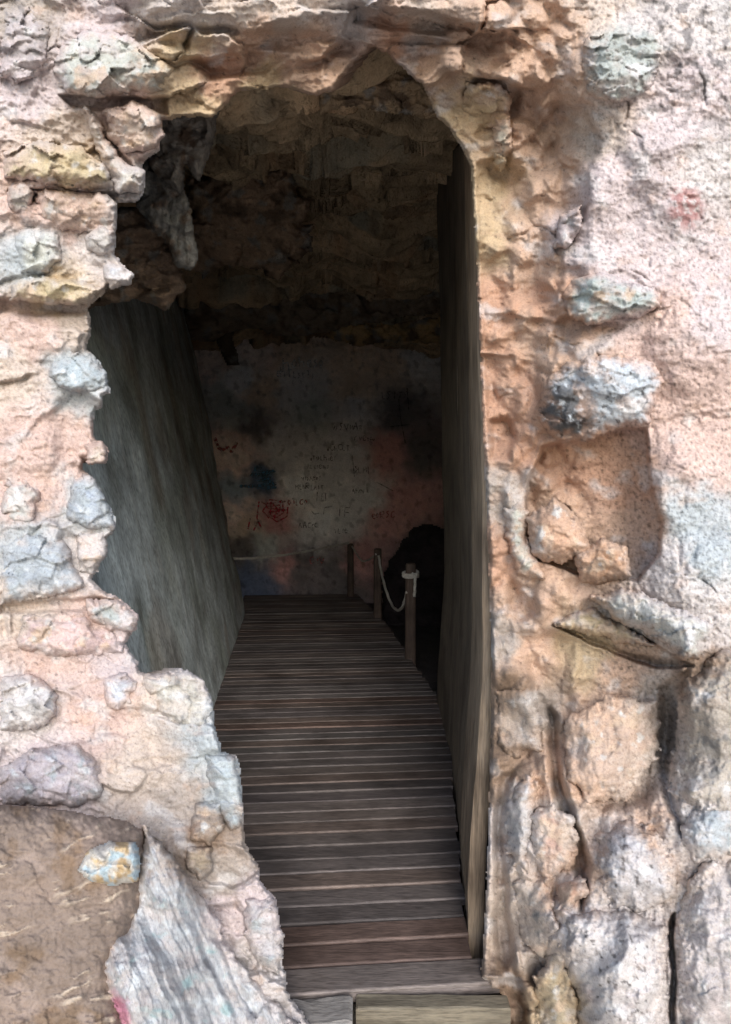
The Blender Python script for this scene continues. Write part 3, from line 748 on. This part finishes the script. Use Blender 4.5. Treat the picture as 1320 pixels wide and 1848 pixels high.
cave_rock('small stalactite stub hanging in front of the painted wall', [(385, 575), (425, 570), (420, 610), (428, 640), (432, 660), (410, 660), (402, 640), (390, 615)], 8.0, .12, (98, 84, 70), 661, rnd=12, rag=3, name='stalactite', back=.12)
cave_rock('brown domed rock filling the top of the arch', [(560, 60), (800, 60), (810, 190), (790, 215), (700, 205), (640, 190), (580, 205)], 2.35, .06, (176, 152, 122), 671, rnd=60, plate=.03, slope=.0008)
cave_rock('near-black rock shape standing in for the dark void beyond the roped posts', [(692, 1240), (690, 1040), (702, 1010), (722, 985), (742, 952), (772, 945), (820, 960), (870, 980), (870, 1240)], 8.3, .3, (52, 46, 48), 681, rnd=30, plate=.05, name='boulder', mott=[((40, 36, 38), .05, 40, 31)], back=.8)  # added rock, its near-black colour stands for the unlit passage

# ------------------------------------------------------------------ leaning slab on the left of the passage
def lean_x(d, z):
    return -(.54 + .139 * d) - .186 * np.clip(z, 0, 9)


root = thing('leaning_slab', 'tall grey-green slab with pale vertical streaks, leaning along the passage', 'rock slab', (-1.2, 4.8, -.3))
d = np.linspace(1.95, 7.85, 420); z = np.linspace(-.3, 4.15, 300)
Dg, Zg = np.meshgrid(d, z[::-1])
strk = fbm(Dg / .10 + .25 * fbm(Dg * 3, Zg, 3, 3) + Zg * .3, Zg / 1.3, 5, 701)
Dw = Dg + sstep(7.0, 7.85, Dg) * (.25 * fbm(Zg / .7, Zg * 0 + 3, 4, 711) + .10 * (Zg < .5) * 0)
X = lean_x(Dg, Zg) + .03 * fbm(Dg / .9, Zg / 1.1, 4, 721) + .004 * strk
c = np.broadcast_to(lin((180, 188, 187)), Dg.shape + (3,)) * (1 + .24 * strk)[..., None]
ps = sstep(.22, .42, fbm(Dg / .06 + .3 * fbm(Dg * 2, Zg * 2, 3, 13) + Zg * .35, Zg / .45, 4, 751))[..., None]
c = c * (1 - .45 * ps) + lin((214, 214, 206)) * .45 * ps
g = sstep(-.1, .3, fbm(Dg / .7, Zg / .9, 4, 731))[..., None]
c = c * (1 - .5 * g) + lin((126, 132, 118)) * .5 * g
br = sstep(.05, .35, fbm(Dg / .5 + 4, Zg / 1.2, 4, 741))[..., None]
c = c * (1 - .4 * br) + lin((140, 120, 98)) * .4 * br
pts = np.stack([X, Dw, Zg], -1)
back_pts = np.stack([X - .28, Dw - .02, Zg], -1)
nv_, nu_ = Dg.shape
front = grid_faces(nu_, nv_)
n0 = nu_ * nv_
be = boundary(front)
side = np.stack([be[:, 1], be[:, 0], be[:, 0] + n0, be[:, 1] + n0], -1)
mesh_np('slab_face', np.concatenate([pts.reshape(-1, 3), back_pts.reshape(-1, 3)]), np.concatenate([front, side, front[:, ::-1] + n0]), M_LEAN, root,
        np.concatenate([c.reshape(-1, 3)] * 2))

# ------------------------------------------------------------------ boarding on the right of the passage
root = thing('plank_wall', 'brown weathered board wall lining the passage beside the orange reveal', 'board wall', (.45, 2.0, -.3))


def board_panel(name, y0, y1, x0, x1, ztop0, ztop1, colr, seed, thick):
    ny, nz = 46, 300
    yy = np.linspace(y0, y1, ny); zz = np.linspace(1, 0, nz)
    Yg, S = np.meshgrid(yy, zz)
    k = (Yg - y0) / (y1 - y0)
    Z = -.3 + S * (ztop0 + (ztop1 - ztop0) * k + .3)
    st = fbm(Yg / .05 + .4 * fbm(Yg * 4, Z * 1.2, 3, seed), Z / .9, 5, seed + 1)
    lean = .05 * sstep(0, 1.1, Z) - .022 * np.clip(Z - 1.0, 0, 9)     # bellies out, then leans in a little towards the top
    Xf = x0 + (x1 - x0) * k + lean + .008 * st + .012 * fbm(Yg / .4, Z / .5, 3, seed + 2)
    c = np.broadcast_to(lin(colr), Yg.shape + (3,)) * (1 + .35 * st)[..., None]
    p = np.stack([Xf, Yg, Z], -1); q = np.stack([Xf + thick, Yg, Z], -1)
    fr = grid_faces(ny, nz)[:, ::-1]; n = ny * nz
    be = boundary(fr); sd_ = np.stack([be[:, 1], be[:, 0], be[:, 0] + n, be[:, 1] + n], -1)
    return mesh_np(name, np.concatenate([p.reshape(-1, 3), q.reshape(-1, 3)]), np.concatenate([fr, sd_, fr[:, ::-1] + n]), M_PANEL, root, np.concatenate([c.reshape(-1, 3)] * 2))


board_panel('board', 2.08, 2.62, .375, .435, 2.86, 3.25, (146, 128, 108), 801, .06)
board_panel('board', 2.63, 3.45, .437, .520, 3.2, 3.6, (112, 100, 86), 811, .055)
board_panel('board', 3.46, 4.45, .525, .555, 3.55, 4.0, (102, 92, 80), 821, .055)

# ------------------------------------------------------------------ painted back wall
BACK_D = 9.5


def back_depth(u, v):
    return BACK_D + .10 * fbm(u / 70, v / 60, 4, 901) + .05 * fbm(u / 18, v / 16, 4, 903) + .0006 * (v - 850)


pw = thing('painted_wall', 'dim plastered back wall covered in scrawled graffiti at the end of the boardwalk', 'wall', (-.4, 9.5, -.3))
us = np.arange(300, 900, 2.0); vs = np.arange(540, 1140, 2.0)
U, V = np.meshgrid(us, vs)
D = back_depth(U, V)
f1, f2, rid, tilt = worley(U / 70, V / 60, 905)
D = D + .06 * tilt * sstep(760, 600, V)
pk = (206, 176, 164); gy = (176, 174, 172); bl = (120, 136, 150); dk = (90, 84, 84); gn = (150, 156, 150); tn = (182, 160, 136); rd = (170, 118, 112); nv2 = (70, 84, 110); whi = (200, 198, 196)
PZ = [(380, 640, pk), (470, 620, pk), (520, 620, tn), (640, 640, tn), (760, 650, gy), (700, 650, tn), (420, 740, gn), (400, 720, gn), (470, 710, tn), (540, 700, gy), (460, 770, dk), (430, 690, whi), (560, 740, gn),
      (640, 740, gy), (720, 740, dk), (640, 700, tn), (410, 810, pk), (440, 830, pk), (500, 810, gy), (560, 820, gy), (620, 820, gy), (700, 820, rd), (760, 820, dk), (420, 880, bl), (470, 860, nv2), (540, 880, whi), (600, 890, gy),
      (660, 900, gy), (740, 900, rd), (420, 930, pk), (440, 950, tn), (500, 940, rd), (580, 940, whi), (620, 940, gy), (700, 940, rd), (480, 985, gn), (440, 985, dk), (560, 975, gy), (550, 1005, dk), (520, 1022, rd), (600, 1020, dk),
      (650, 1010, rd), (450, 1040, nv2), (540, 1040, dk), (620, 1060, dk), (480, 1075, nv2), (760, 1000, dk), (760, 1100, dk), (560, 1100, dk)]
wu = U + 22 * fbm(U / 26, V / 26, 4, 911); wv = V + 22 * fbm(U / 26, V / 26, 4, 913)
c = field(wu, wv, [(a, b_, *lin(q)) for a, b_, q in PZ], s=12, p=2.0)
lum = c.mean(-1, keepdims=True)
c = np.clip((lum * .98 + (c - lum) * .7) * 1.75, 0, .88)
c = c * (1 - .35 * sstep(.15, .4, fbm(U / 14, V / 18, 4, 915)))[..., None]
mesh_np('plaster', unproj(U, V, D).reshape(-1, 3), grid_faces(len(us), len(vs)), M_PLASTER, pw, c.reshape(-1, 3))


def ribbon(lines, width, mat, name, label=None, parent=pw, off=.022):
    """Painted strokes: flat ribbons lying on the plaster, given as photo pixel polylines."""
    VV, FF = [], []
    for ln in lines:
        L = np.asarray(ln, float)
        seg = np.r_[0, np.cumsum(np.hypot(*np.diff(L, axis=0).T))]
        if seg[-1] < 1: continue
        t = np.linspace(0, seg[-1], max(2, int(seg[-1] / 2.0)))
        uu = np.interp(t, seg, L[:, 0]); vv = np.interp(t, seg, L[:, 1])
        du = np.gradient(uu); dv = np.gradient(vv); n = np.hypot(du, dv) + 1e-9
        w = width * (.75 + .5 * np.abs(perlin(t / 6, t * 0 + width + len(VV), 5)))
        a_u, a_v = uu - dv / n * w / 2, vv + du / n * w / 2
        b_u, b_v = uu + dv / n * w / 2, vv - du / n * w / 2
        base = sum(len(x) for x in VV)
        pa = unproj(a_u, a_v, back_depth(a_u, a_v) - off); pb = unproj(b_u, b_v, back_depth(b_u, b_v) - off)
        m = len(t); VV.append(np.concatenate([pa, pb]))
        for k in range(m - 1): FF.append([base + k, base + k + 1, base + m + k + 1, base + m + k])
    o = mesh_np(name, np.concatenate(VV), np.array(FF), mat, parent, smooth=False)
    if label: o['label'] = label
    return o


GLYPH = [[[(0, 0), (0, 1)], [(0, .5), (.5, .4), (.6, 1)]], [[(.6, .1), (.1, .2), (0, .7), (.3, 1), (.6, .8)]], [[(0, 1), (.3, 0), (.6, 1)], [(.1, .6), (.5, .6)]], [[(.3, 0), (.3, 1)]],
         [[(0, 1), (0, .2), (.5, .1), (.55, .5), (0, .55), (.6, 1)]], [[(0, .5), (.6, .5), (.5, .15), (.15, .15), (0, .55), (.2, 1), (.6, .85)]], [[(0, 0), (0, 1), (.5, 1)]],
         [[(0, 1), (0, 0), (.35, .6), (.7, 0), (.7, 1)]], [[(.3, .1), (0, .5), (.3, 1), (.6, .5), (.3, .1)]], [[(0, .2), (.6, .2)], [(.3, .2), (.3, 1)]], [[(0, .2), (.3, 1), (.6, .2)]], [[(.6, .1), (.1, .2), (.5, .6), (.1, 1)]]]


def writing(u, v, h, n, seed, tilt=0.0):
    """A line of hurried, unreadable hand lettering: n small marks of height h."""
    r = random.Random(seed); out = []
    for i in range(n):
        hh = h * r.uniform(.6, 1.1); oy = v + tilt * i + r.uniform(-.12, .12) * h
        for st in GLYPH[r.randrange(len(GLYPH))]:
            out.append([(u + x * hh * .8 + r.uniform(-.05, .05) * h, oy + h - hh + y * hh + r.uniform(-.05, .05) * h) for x, y in st])
        u += hh * r.uniform(.55, .85)
    return out


def scrawl(u, v, w, h, n, seed):
    """Paint scrubbed to and fro across a box."""
    r = random.Random(seed); pts = []
    for i in range(n):
        pts.append((u + w * r.uniform(0, 1), v + h * i / (n - 1)))
    return pts


MR = paint_mat('red_paint', (.62, .07, .11)); MB = paint_mat('blue_paint', (.10, .24, .38)); MK = paint_mat('black_paint', (.05, .05, .055)); MWh = paint_mat('white_paint', (.95, .95, .93)); MP = paint_mat('pink_paint', (.55, .18, .18))
ribbon(writing(512, 646, 19, 6, 2, -.8) + writing(500, 664, 15, 8, 3, .8), 2.6, MWh, 'graffiti', 'white scrawled lettering', off=.045)
ribbon([[(388, 790), (394, 808), (402, 812), (410, 806)], [(410, 806), (418, 816), (428, 798)]], 7, MP, 'graffiti', 'pink V strokes')
ribbon([scrawl(456, 842, 44, 20, 14, 4), scrawl(430, 868, 74, 14, 10, 5), scrawl(452, 848, 50, 30, 16, 6)], 6, MB, 'graffiti', 'blue patch of strokes')
ribbon([[(468, 905), (464, 935), (470, 950)], [(472, 905), (482, 912), (474, 922), (486, 935)], [(490, 905), (488, 930), (500, 934), (512, 925), (510, 905)], [(494, 908), (504, 925), (508, 902)], [(484, 930), (500, 942), (518, 932), (520, 915)],
        scrawl(476, 902, 42, 34, 12, 8), [(452, 935), (448, 955)], [(458, 958), (466, 940), (472, 952)]], 3.2, MR, 'graffiti', 'red scrawled tag')
ribbon([[(573, 888), (572, 906)], [(582, 890), (580, 904), (588, 904), (588, 890), (582, 890)], [(584, 928), (586, 916), (600, 914)], [(614, 916), (613, 932)], [(622, 934), (623, 916), (632, 916)], [(623, 925), (630, 925)], [(562, 922), (568, 928), (576, 926)]]
       + writing(540, 942, 11, 5, 9) + writing(604, 954, 9, 4, 10) + writing(534, 872, 11, 8, 11) + writing(545, 858, 9, 7, 12) + writing(600, 762, 13, 7, 13) + writing(590, 800, 14, 6, 14) + writing(640, 842, 12, 4, 15) + writing(690, 704, 16, 5, 16)
       + writing(560, 822, 9, 9, 21) + writing(556, 838, 8, 8, 22) + writing(640, 786, 10, 6, 23) + writing(636, 880, 10, 5, 24) + [[(720, 720), (724, 760), (732, 800)], [(735, 700), (738, 740)], [(704, 770), (740, 766)], [(680, 870), (710, 886)], [(636, 822), (640, 860)]], 1.7, MK, 'graffiti', 'black handwriting')
ribbon(writing(560, 1000, 16, 3, 17) + writing(672, 920, 16, 5, 18) + writing(520, 900, 11, 5, 19), 2.4, MP, 'graffiti', 'faded pink scrawl')

# ------------------------------------------------------------------ boardwalk
bw = thing('boardwalk', 'dark weathered plank boardwalk running from the cave mouth to the painted wall', 'boardwalk', (0, 1.85, -.3))
SK = .07                                                     # boards lie slightly askew


def right_edge(y):
    return np.interp(y, [1.8, 1.95, 4.2, 5.6, 7.1, 9.4], [.33, .36, .60, .44, .26, -.15])


def board_mesh(VV, FF, CC, x0, x1, y, wdt, z, th, colr, jig):
    """One plank with worn, rounded long edges, laid across the walk."""
    n = max(2, int((x1 - x0) / .05)); r = .006
    prof = [(0, -th), (0, -r), (r * .35, -r * .3), (r, 0), (wdt - r, 0), (wdt - r * .35, -r * .3), (wdt, -r), (wdt, -th)]
    base = sum(len(a) for a in VV); m = len(prof)
    xs = np.linspace(x0, x1, n)
    wob = .0025 * perlin(xs / .25 + jig * 9, xs * 0 + jig * 31, 3)
    zz = z + .002 * perlin(xs / .4 + jig * 5, xs * 0 + jig * 17, 4)
    v = np.zeros((n, m, 3))
    for k, (py, pz) in enumerate(prof):
        v[:, k, 0] = xs; v[:, k, 1] = y + py + wob + SK * xs; v[:, k, 2] = zz + pz
    VV.append(v.reshape(-1, 3))
    cc = np.broadcast_to(colr, (n, m, 3)).copy()
    cc[:, (1, 2, 5, 6)] = np.minimum(cc[:, (1, 2, 5, 6)] * (.95 + .65 * abs(math.sin(jig * 7.3))) + .004, .5)          # worn arrises, paled further to paint in the light they catch
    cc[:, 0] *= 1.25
    CC.append(cc.reshape(-1, 3))
    for i in range(n - 1):
        for k in range(m - 1):
            a = base + i * m + k
            FF.append([a, a + m, a + m + 1, a + 1])
    for i in (0, n - 1):
        s = base + i * m
        for k in range(1, 4):                                 # end grain, as a fan of quads
            q = [s + k - 1, s + k, s + m - 1 - k, s + m - k]
            FF.append(q if i else q[::-1])


VV, FF, CC = [], [], []
y = 1.945; i = 0
rr = random.Random(5)
tones = [(83, 76, 73), (75, 69, 67), (88, 80, 76), (73, 67, 66), (83, 73, 68), (85, 80, 78), (82, 68, 62)]
while y < 9.35:
    w = .088 + rr.uniform(-.003, .004)
    gap = (.009 if y < 4.2 else .005) + rr.uniform(-.002, .003)
    cx = float(right_edge(y))
    left = -(.66 + .139 * y) + .03
    cl = lin(tones[rr.randrange(len(tones))]) * rr.uniform(.85, 1.3)
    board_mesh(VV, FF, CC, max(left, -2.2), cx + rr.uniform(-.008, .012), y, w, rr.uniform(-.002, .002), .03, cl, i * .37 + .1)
    y += w + gap; i += 1
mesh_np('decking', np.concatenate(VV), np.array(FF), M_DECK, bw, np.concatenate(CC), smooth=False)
VV, FF, CC = [], [], []
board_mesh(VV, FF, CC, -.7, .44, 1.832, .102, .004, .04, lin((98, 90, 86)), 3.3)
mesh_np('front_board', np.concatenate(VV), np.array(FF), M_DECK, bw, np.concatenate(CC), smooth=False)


def box_mesh(name, lo, hi, colr, mat, parent, bev=.006, rough=.003, seed=1):
    """A sawn timber with eased, slightly uneven edges."""
    lo = np.array(lo, float); hi = np.array(hi, float)
    xs = np.r_[lo[0], lo[0] + bev, np.linspace(lo[0] + bev * 2, hi[0] - bev * 2, max(2, int((hi[0] - lo[0]) / .04))), hi[0] - bev, hi[0]]
    # rounded rectangle cross-section in y-z
    ring = []
    for (cy, cz, a0) in ((hi[1] - bev, hi[2] - bev, 0), (lo[1] + bev, hi[2] - bev, 90), (lo[1] + bev, lo[2] + bev, 180), (hi[1] - bev, lo[2] + bev, 270)):
        for k in (0, 45, 90):
            a = math.radians(a0 + k); ring.append((cy + bev * math.cos(a), cz + bev * math.sin(a)))
    ring = np.array(ring); m = len(ring); cen = ring.mean(0)
    V_ = []
    for j, x in enumerate(xs):
        sc = .8 if j in (0, len(xs) - 1) else 1.0
        rg = cen + (ring - cen) * (1 - (1 - sc) * bev / max(np.ptp(ring[:, 0]), .02))
        nz = rough * perlin(np.full(m, x / .12), np.arange(m) * .7 + seed, seed)
        V_.append(np.c_[np.full(m, x), rg[:, 0] + nz, rg[:, 1] + nz])
    F_ = []
    for j in range(len(xs) - 1):
        for k in range(m):
            a = j * m + k; b2 = j * m + (k + 1) % m
            F_.append([a, b2, b2 + m, a + m])
    F_.append(list(range(m))[::-1]); F_.append([(len(xs) - 1) * m + k for k in range(m)])
    V_ = np.concatenate(V_)
    return mesh_np(name, V_, [list(map(int, f)) for f in F_], mat, parent, np.broadcast_to(lin(colr), (len(V_), 3)), smooth=False)


box_mesh('fascia_board', (-.03, 1.775, -.28), (.455, 1.826, -.006), (104, 97, 84), M_DECK, bw, seed=3)
for jx in (-.9, -.35, .2):
    ob = box_mesh('joist', (1.86, -jx - .03, -.14), (8.9, -jx + .03, -.037), (96, 84, 76), M_DECK, bw, seed=9)
    # laid along the walk: built along x, turned a quarter
    me = ob.data; n = len(me.vertices); q = np.empty(n * 3, np.float32); me.vertices.foreach_get('co', q); q = q.reshape(-1, 3)
    wpt = q + np.array(bw.location)
    q2 = np.stack([-wpt[:, 1], wpt[:, 0], wpt[:, 2]], -1) - np.array(bw.location)
    me.vertices.foreach_set('co', q2.astype(np.float32).ravel()); me.update()
sill = thing('sill_block', 'short grey timber block wedged beside the pale front step of the boardwalk', 'timber block', (-.13, 1.76, -.28))
box_mesh('block', (-.24, 1.70, -.28), (-.04, 1.80, .006), (122, 118, 114), M_DECK, sill, bev=.012, rough=.012, seed=5)

# ------------------------------------------------------------------ posts and ropes
def tube(name, pts, rad, mat, parent=None, seg=12, twist=.35):
    P = [Vector(p) for p in pts]
    # Catmull-Rom resample
    fine = []
    for i in range(len(P) - 1):
        p0 = P[max(i - 1, 0)]; p1 = P[i]; p2 = P[i + 1]; p3 = P[min(i + 2, len(P) - 1)]
        for k in range(10):
            t = k / 10
            fine.append(.5 * ((2 * p1) + (p2 - p0) * t + (2 * p0 - 5 * p1 + 4 * p2 - p3) * t * t + (3 * p1 - p0 - 3 * p2 + p3) * t ** 3))
    fine.append(P[-1])
    V_, F_ = [], []
    for i, p in enumerate(fine):
        t = (fine[min(i + 1, len(fine) - 1)] - fine[max(i - 1, 0)]).normalized()
        up = Vector((0, 0, 1)) if abs(t.z) < .95 else Vector((1, 0, 0))
        a = t.cross(up).normalized(); b2 = t.cross(a)
        for k in range(seg):
            th = 2 * math.pi * k / seg + twist * i
            rr_ = rad * (1 + .2 * math.cos(3 * (2 * math.pi * k / seg)))
            V_.append(p + (a * math.cos(th) + b2 * math.sin(th)) * rr_)
    for i in range(len(fine) - 1):
        for k in range(seg):
            F_.append([i * seg + k, i * seg + (k + 1) % seg, (i + 1) * seg + (k + 1) % seg, (i + 1) * seg + k])
    F_.append(list(range(seg))[::-1]); F_.append([(len(fine) - 1) * seg + k for k in range(seg)])
    return mesh_np(name, np.array([tuple(v) for v in V_]), F_, mat, parent)


def post(u, v, d, h, rad, label, seed):
    base = unproj(u, v, d); base[2] = -.03
    root = thing('rope_post', label, 'post', tuple(base), 'posts beside the boardwalk')
    ring = 14; V_, F_ = [], []
    zs = np.r_[-.25, np.linspace(0, h - .015, 16), h, h + .004]
    for j, zq in enumerate(zs):
        k_ = 1.0 if j < len(zs) - 2 else (.9 if j == len(zs) - 2 else .55)
        for k in range(ring):
            a = 2 * math.pi * k / ring
            sq = 1 / max(abs(math.cos(a)), abs(math.sin(a))) ** .55          # squared-off log
            rr_ = rad * sq * k_ * (1 + .05 * float(perlin(np.array([zq * 3 + seed]), np.array([k * .6]), seed)[0])) * (1.04 - .08 * zq)
            V_.append((base[0] + rr_ * math.cos(a), base[1] + rr_ * math.sin(a), zq))
    for j in range(len(zs) - 1):
        for k in range(ring):
            F_.append([j * ring + k, j * ring + (k + 1) % ring, (j + 1) * ring + (k + 1) % ring, (j + 1) * ring + k])
    F_.append([(len(zs) - 1) * ring + k for k in range(ring)])
    mesh_np('shaft', np.array(V_), F_, M_POST, root)
    return base


p1 = post(741, 1190, 5.66, .93, .052, 'nearest short timber post, with white rope knotted round its top', 3)
p2 = post(682, 1115, 7.55, .90, .052, 'middle timber post, slung rope running down from its top', 5)
p3 = post(633, 1076, 9.15, .83, .05, 'farthest dim timber post, before the painted wall', 7)
# the rope: between the near posts, on to the far post, and across to the slab
def rp(u, v, d): return tuple(unproj(u, v, d))


r1 = tube('rope', [rp(684, 1003, 7.47), rp(688, 1030, 7.3), rp(697, 1065, 7.0), rp(708, 1092, 6.6), rp(718, 1101, 6.2), rp(727, 1094, 5.85), rp(735, 1068, 5.62)], .014, M_ROPE)
tag(r1, 'white rope sagging in a deep loop between the two nearer posts', 'rope', 'ropes strung between the posts')
r2 = tube('rope', [rp(636, 986, 9.06), rp(644, 1000, 8.8), rp(654, 1012, 8.4), rp(666, 1010, 8.0), rp(679, 1000, 7.5)], .012, M_ROPE)
tag(r2, 'short dim rope linking the middle post to the farthest post', 'rope', 'ropes strung between the posts')
r3 = tube('rope', [rp(630, 980, 9.08), rp(600, 986, 9.0), rp(560, 994, 8.9), rp(510, 1002, 8.7), rp(460, 1007, 8.5), rp(420, 1008, 8.3), rp(385, 1006, 8.1)], .017, M_ROPE)
tag(r3, 'long pale rope stretched across in front of the painted wall', 'rope', 'ropes strung between the posts')
knot = []
for k in range(46):                                             # rope wound round the near post's top
    a = k / 45 * 2 * math.pi * 2.3
    knot.append((p1[0] + .070 * math.cos(a), p1[1] + .070 * math.sin(a), .80 + .05 * k / 45 + .012 * math.sin(a)))
knot += [(p1[0] + .03, p1[1] - .085, .82), (p1[0] + .035, p1[1] - .085, .72), (p1[0] + .03, p1[1] - .08, .62)]
kn = tube('rope_knot', knot, .013, M_ROPE)
tag(kn, 'white rope end wound round the top of the nearest post', 'rope')

# ------------------------------------------------------------------ ground
g = [(-200, -200, -.28), (200, -200, -.28), (200, 200, -.28), (-200, 200, -.28)]
go = mesh_np('ground', np.array(g), [[0, 1, 2, 3]], M_GROUND)
tag(go, kind='structure')

fx = np.linspace(-3.3, 3.3, 90); fy = np.linspace(10.0, 2.0, 110)
FX, FY = np.meshgrid(fx, fy)
FZ = -.20 + .05 * fbm(FX / .5, FY / .5, 4, 951) - .05 * sstep(.5, 1.5, FX)
cf = mesh_np('cave_floor', np.stack([FX, FY, FZ], -1).reshape(-1, 3), grid_faces(90, 110), M_PIT)
tag(cf, kind='structure')

# ------------------------------------------------------------------ camera, light, world
cam = bpy.data.cameras.new('camera'); co_ = bpy.data.objects.new('camera', cam); COL.objects.link(co_)
cam.sensor_fit = 'VERTICAL'; cam.sensor_height = 36.0; cam.lens = 36.0 * F / 1848.0
cam.clip_start = .02; cam.clip_end = 1000
co_.location = (0, 0, EYE); co_.rotation_euler = (math.pi / 2 - TH, 0, 0)
scene.camera = co_

EL, AZ = math.radians(30), math.radians(10)                     # soft daylight from behind the viewer
sd_vec = Vector((math.sin(AZ) * math.cos(EL), -math.cos(AZ) * math.cos(EL), math.sin(EL)))
sun = bpy.data.lights.new('sun', 'SUN'); sun.energy = 1.5; sun.angle = math.radians(32); sun.color = (1, .97, .94)
so = bpy.data.objects.new('sun', sun); COL.objects.link(so)
so.rotation_euler = (-sd_vec).to_track_quat('-Z', 'Y').to_euler()
world = bpy.data.worlds.new('World'); scene.world = world; world.use_nodes = True
nt = world.node_tree; bg = nt.nodes['Background']
sky = nt.nodes.new('ShaderNodeTexSky'); sky.sky_type = 'NISHITA'; sky.sun_disc = False
sky.sun_elevation = EL; sky.sun_rotation = math.pi - AZ; sky.air_density = 1.0; sky.dust_density = 1.0; sky.ozone_density = 1.0
nt.links.new(sky.outputs[0], bg.inputs[0]); bg.inputs[1].default_value = .13
scene.view_settings.view_transform = 'Standard'; scene.view_settings.look = 'None'
scene.view_settings.gamma = 1; scene.view_settings.exposure = 1.22
scene.cycles.max_bounces = 12; scene.cycles.diffuse_bounces = 8
scene.cycles.use_denoising = True
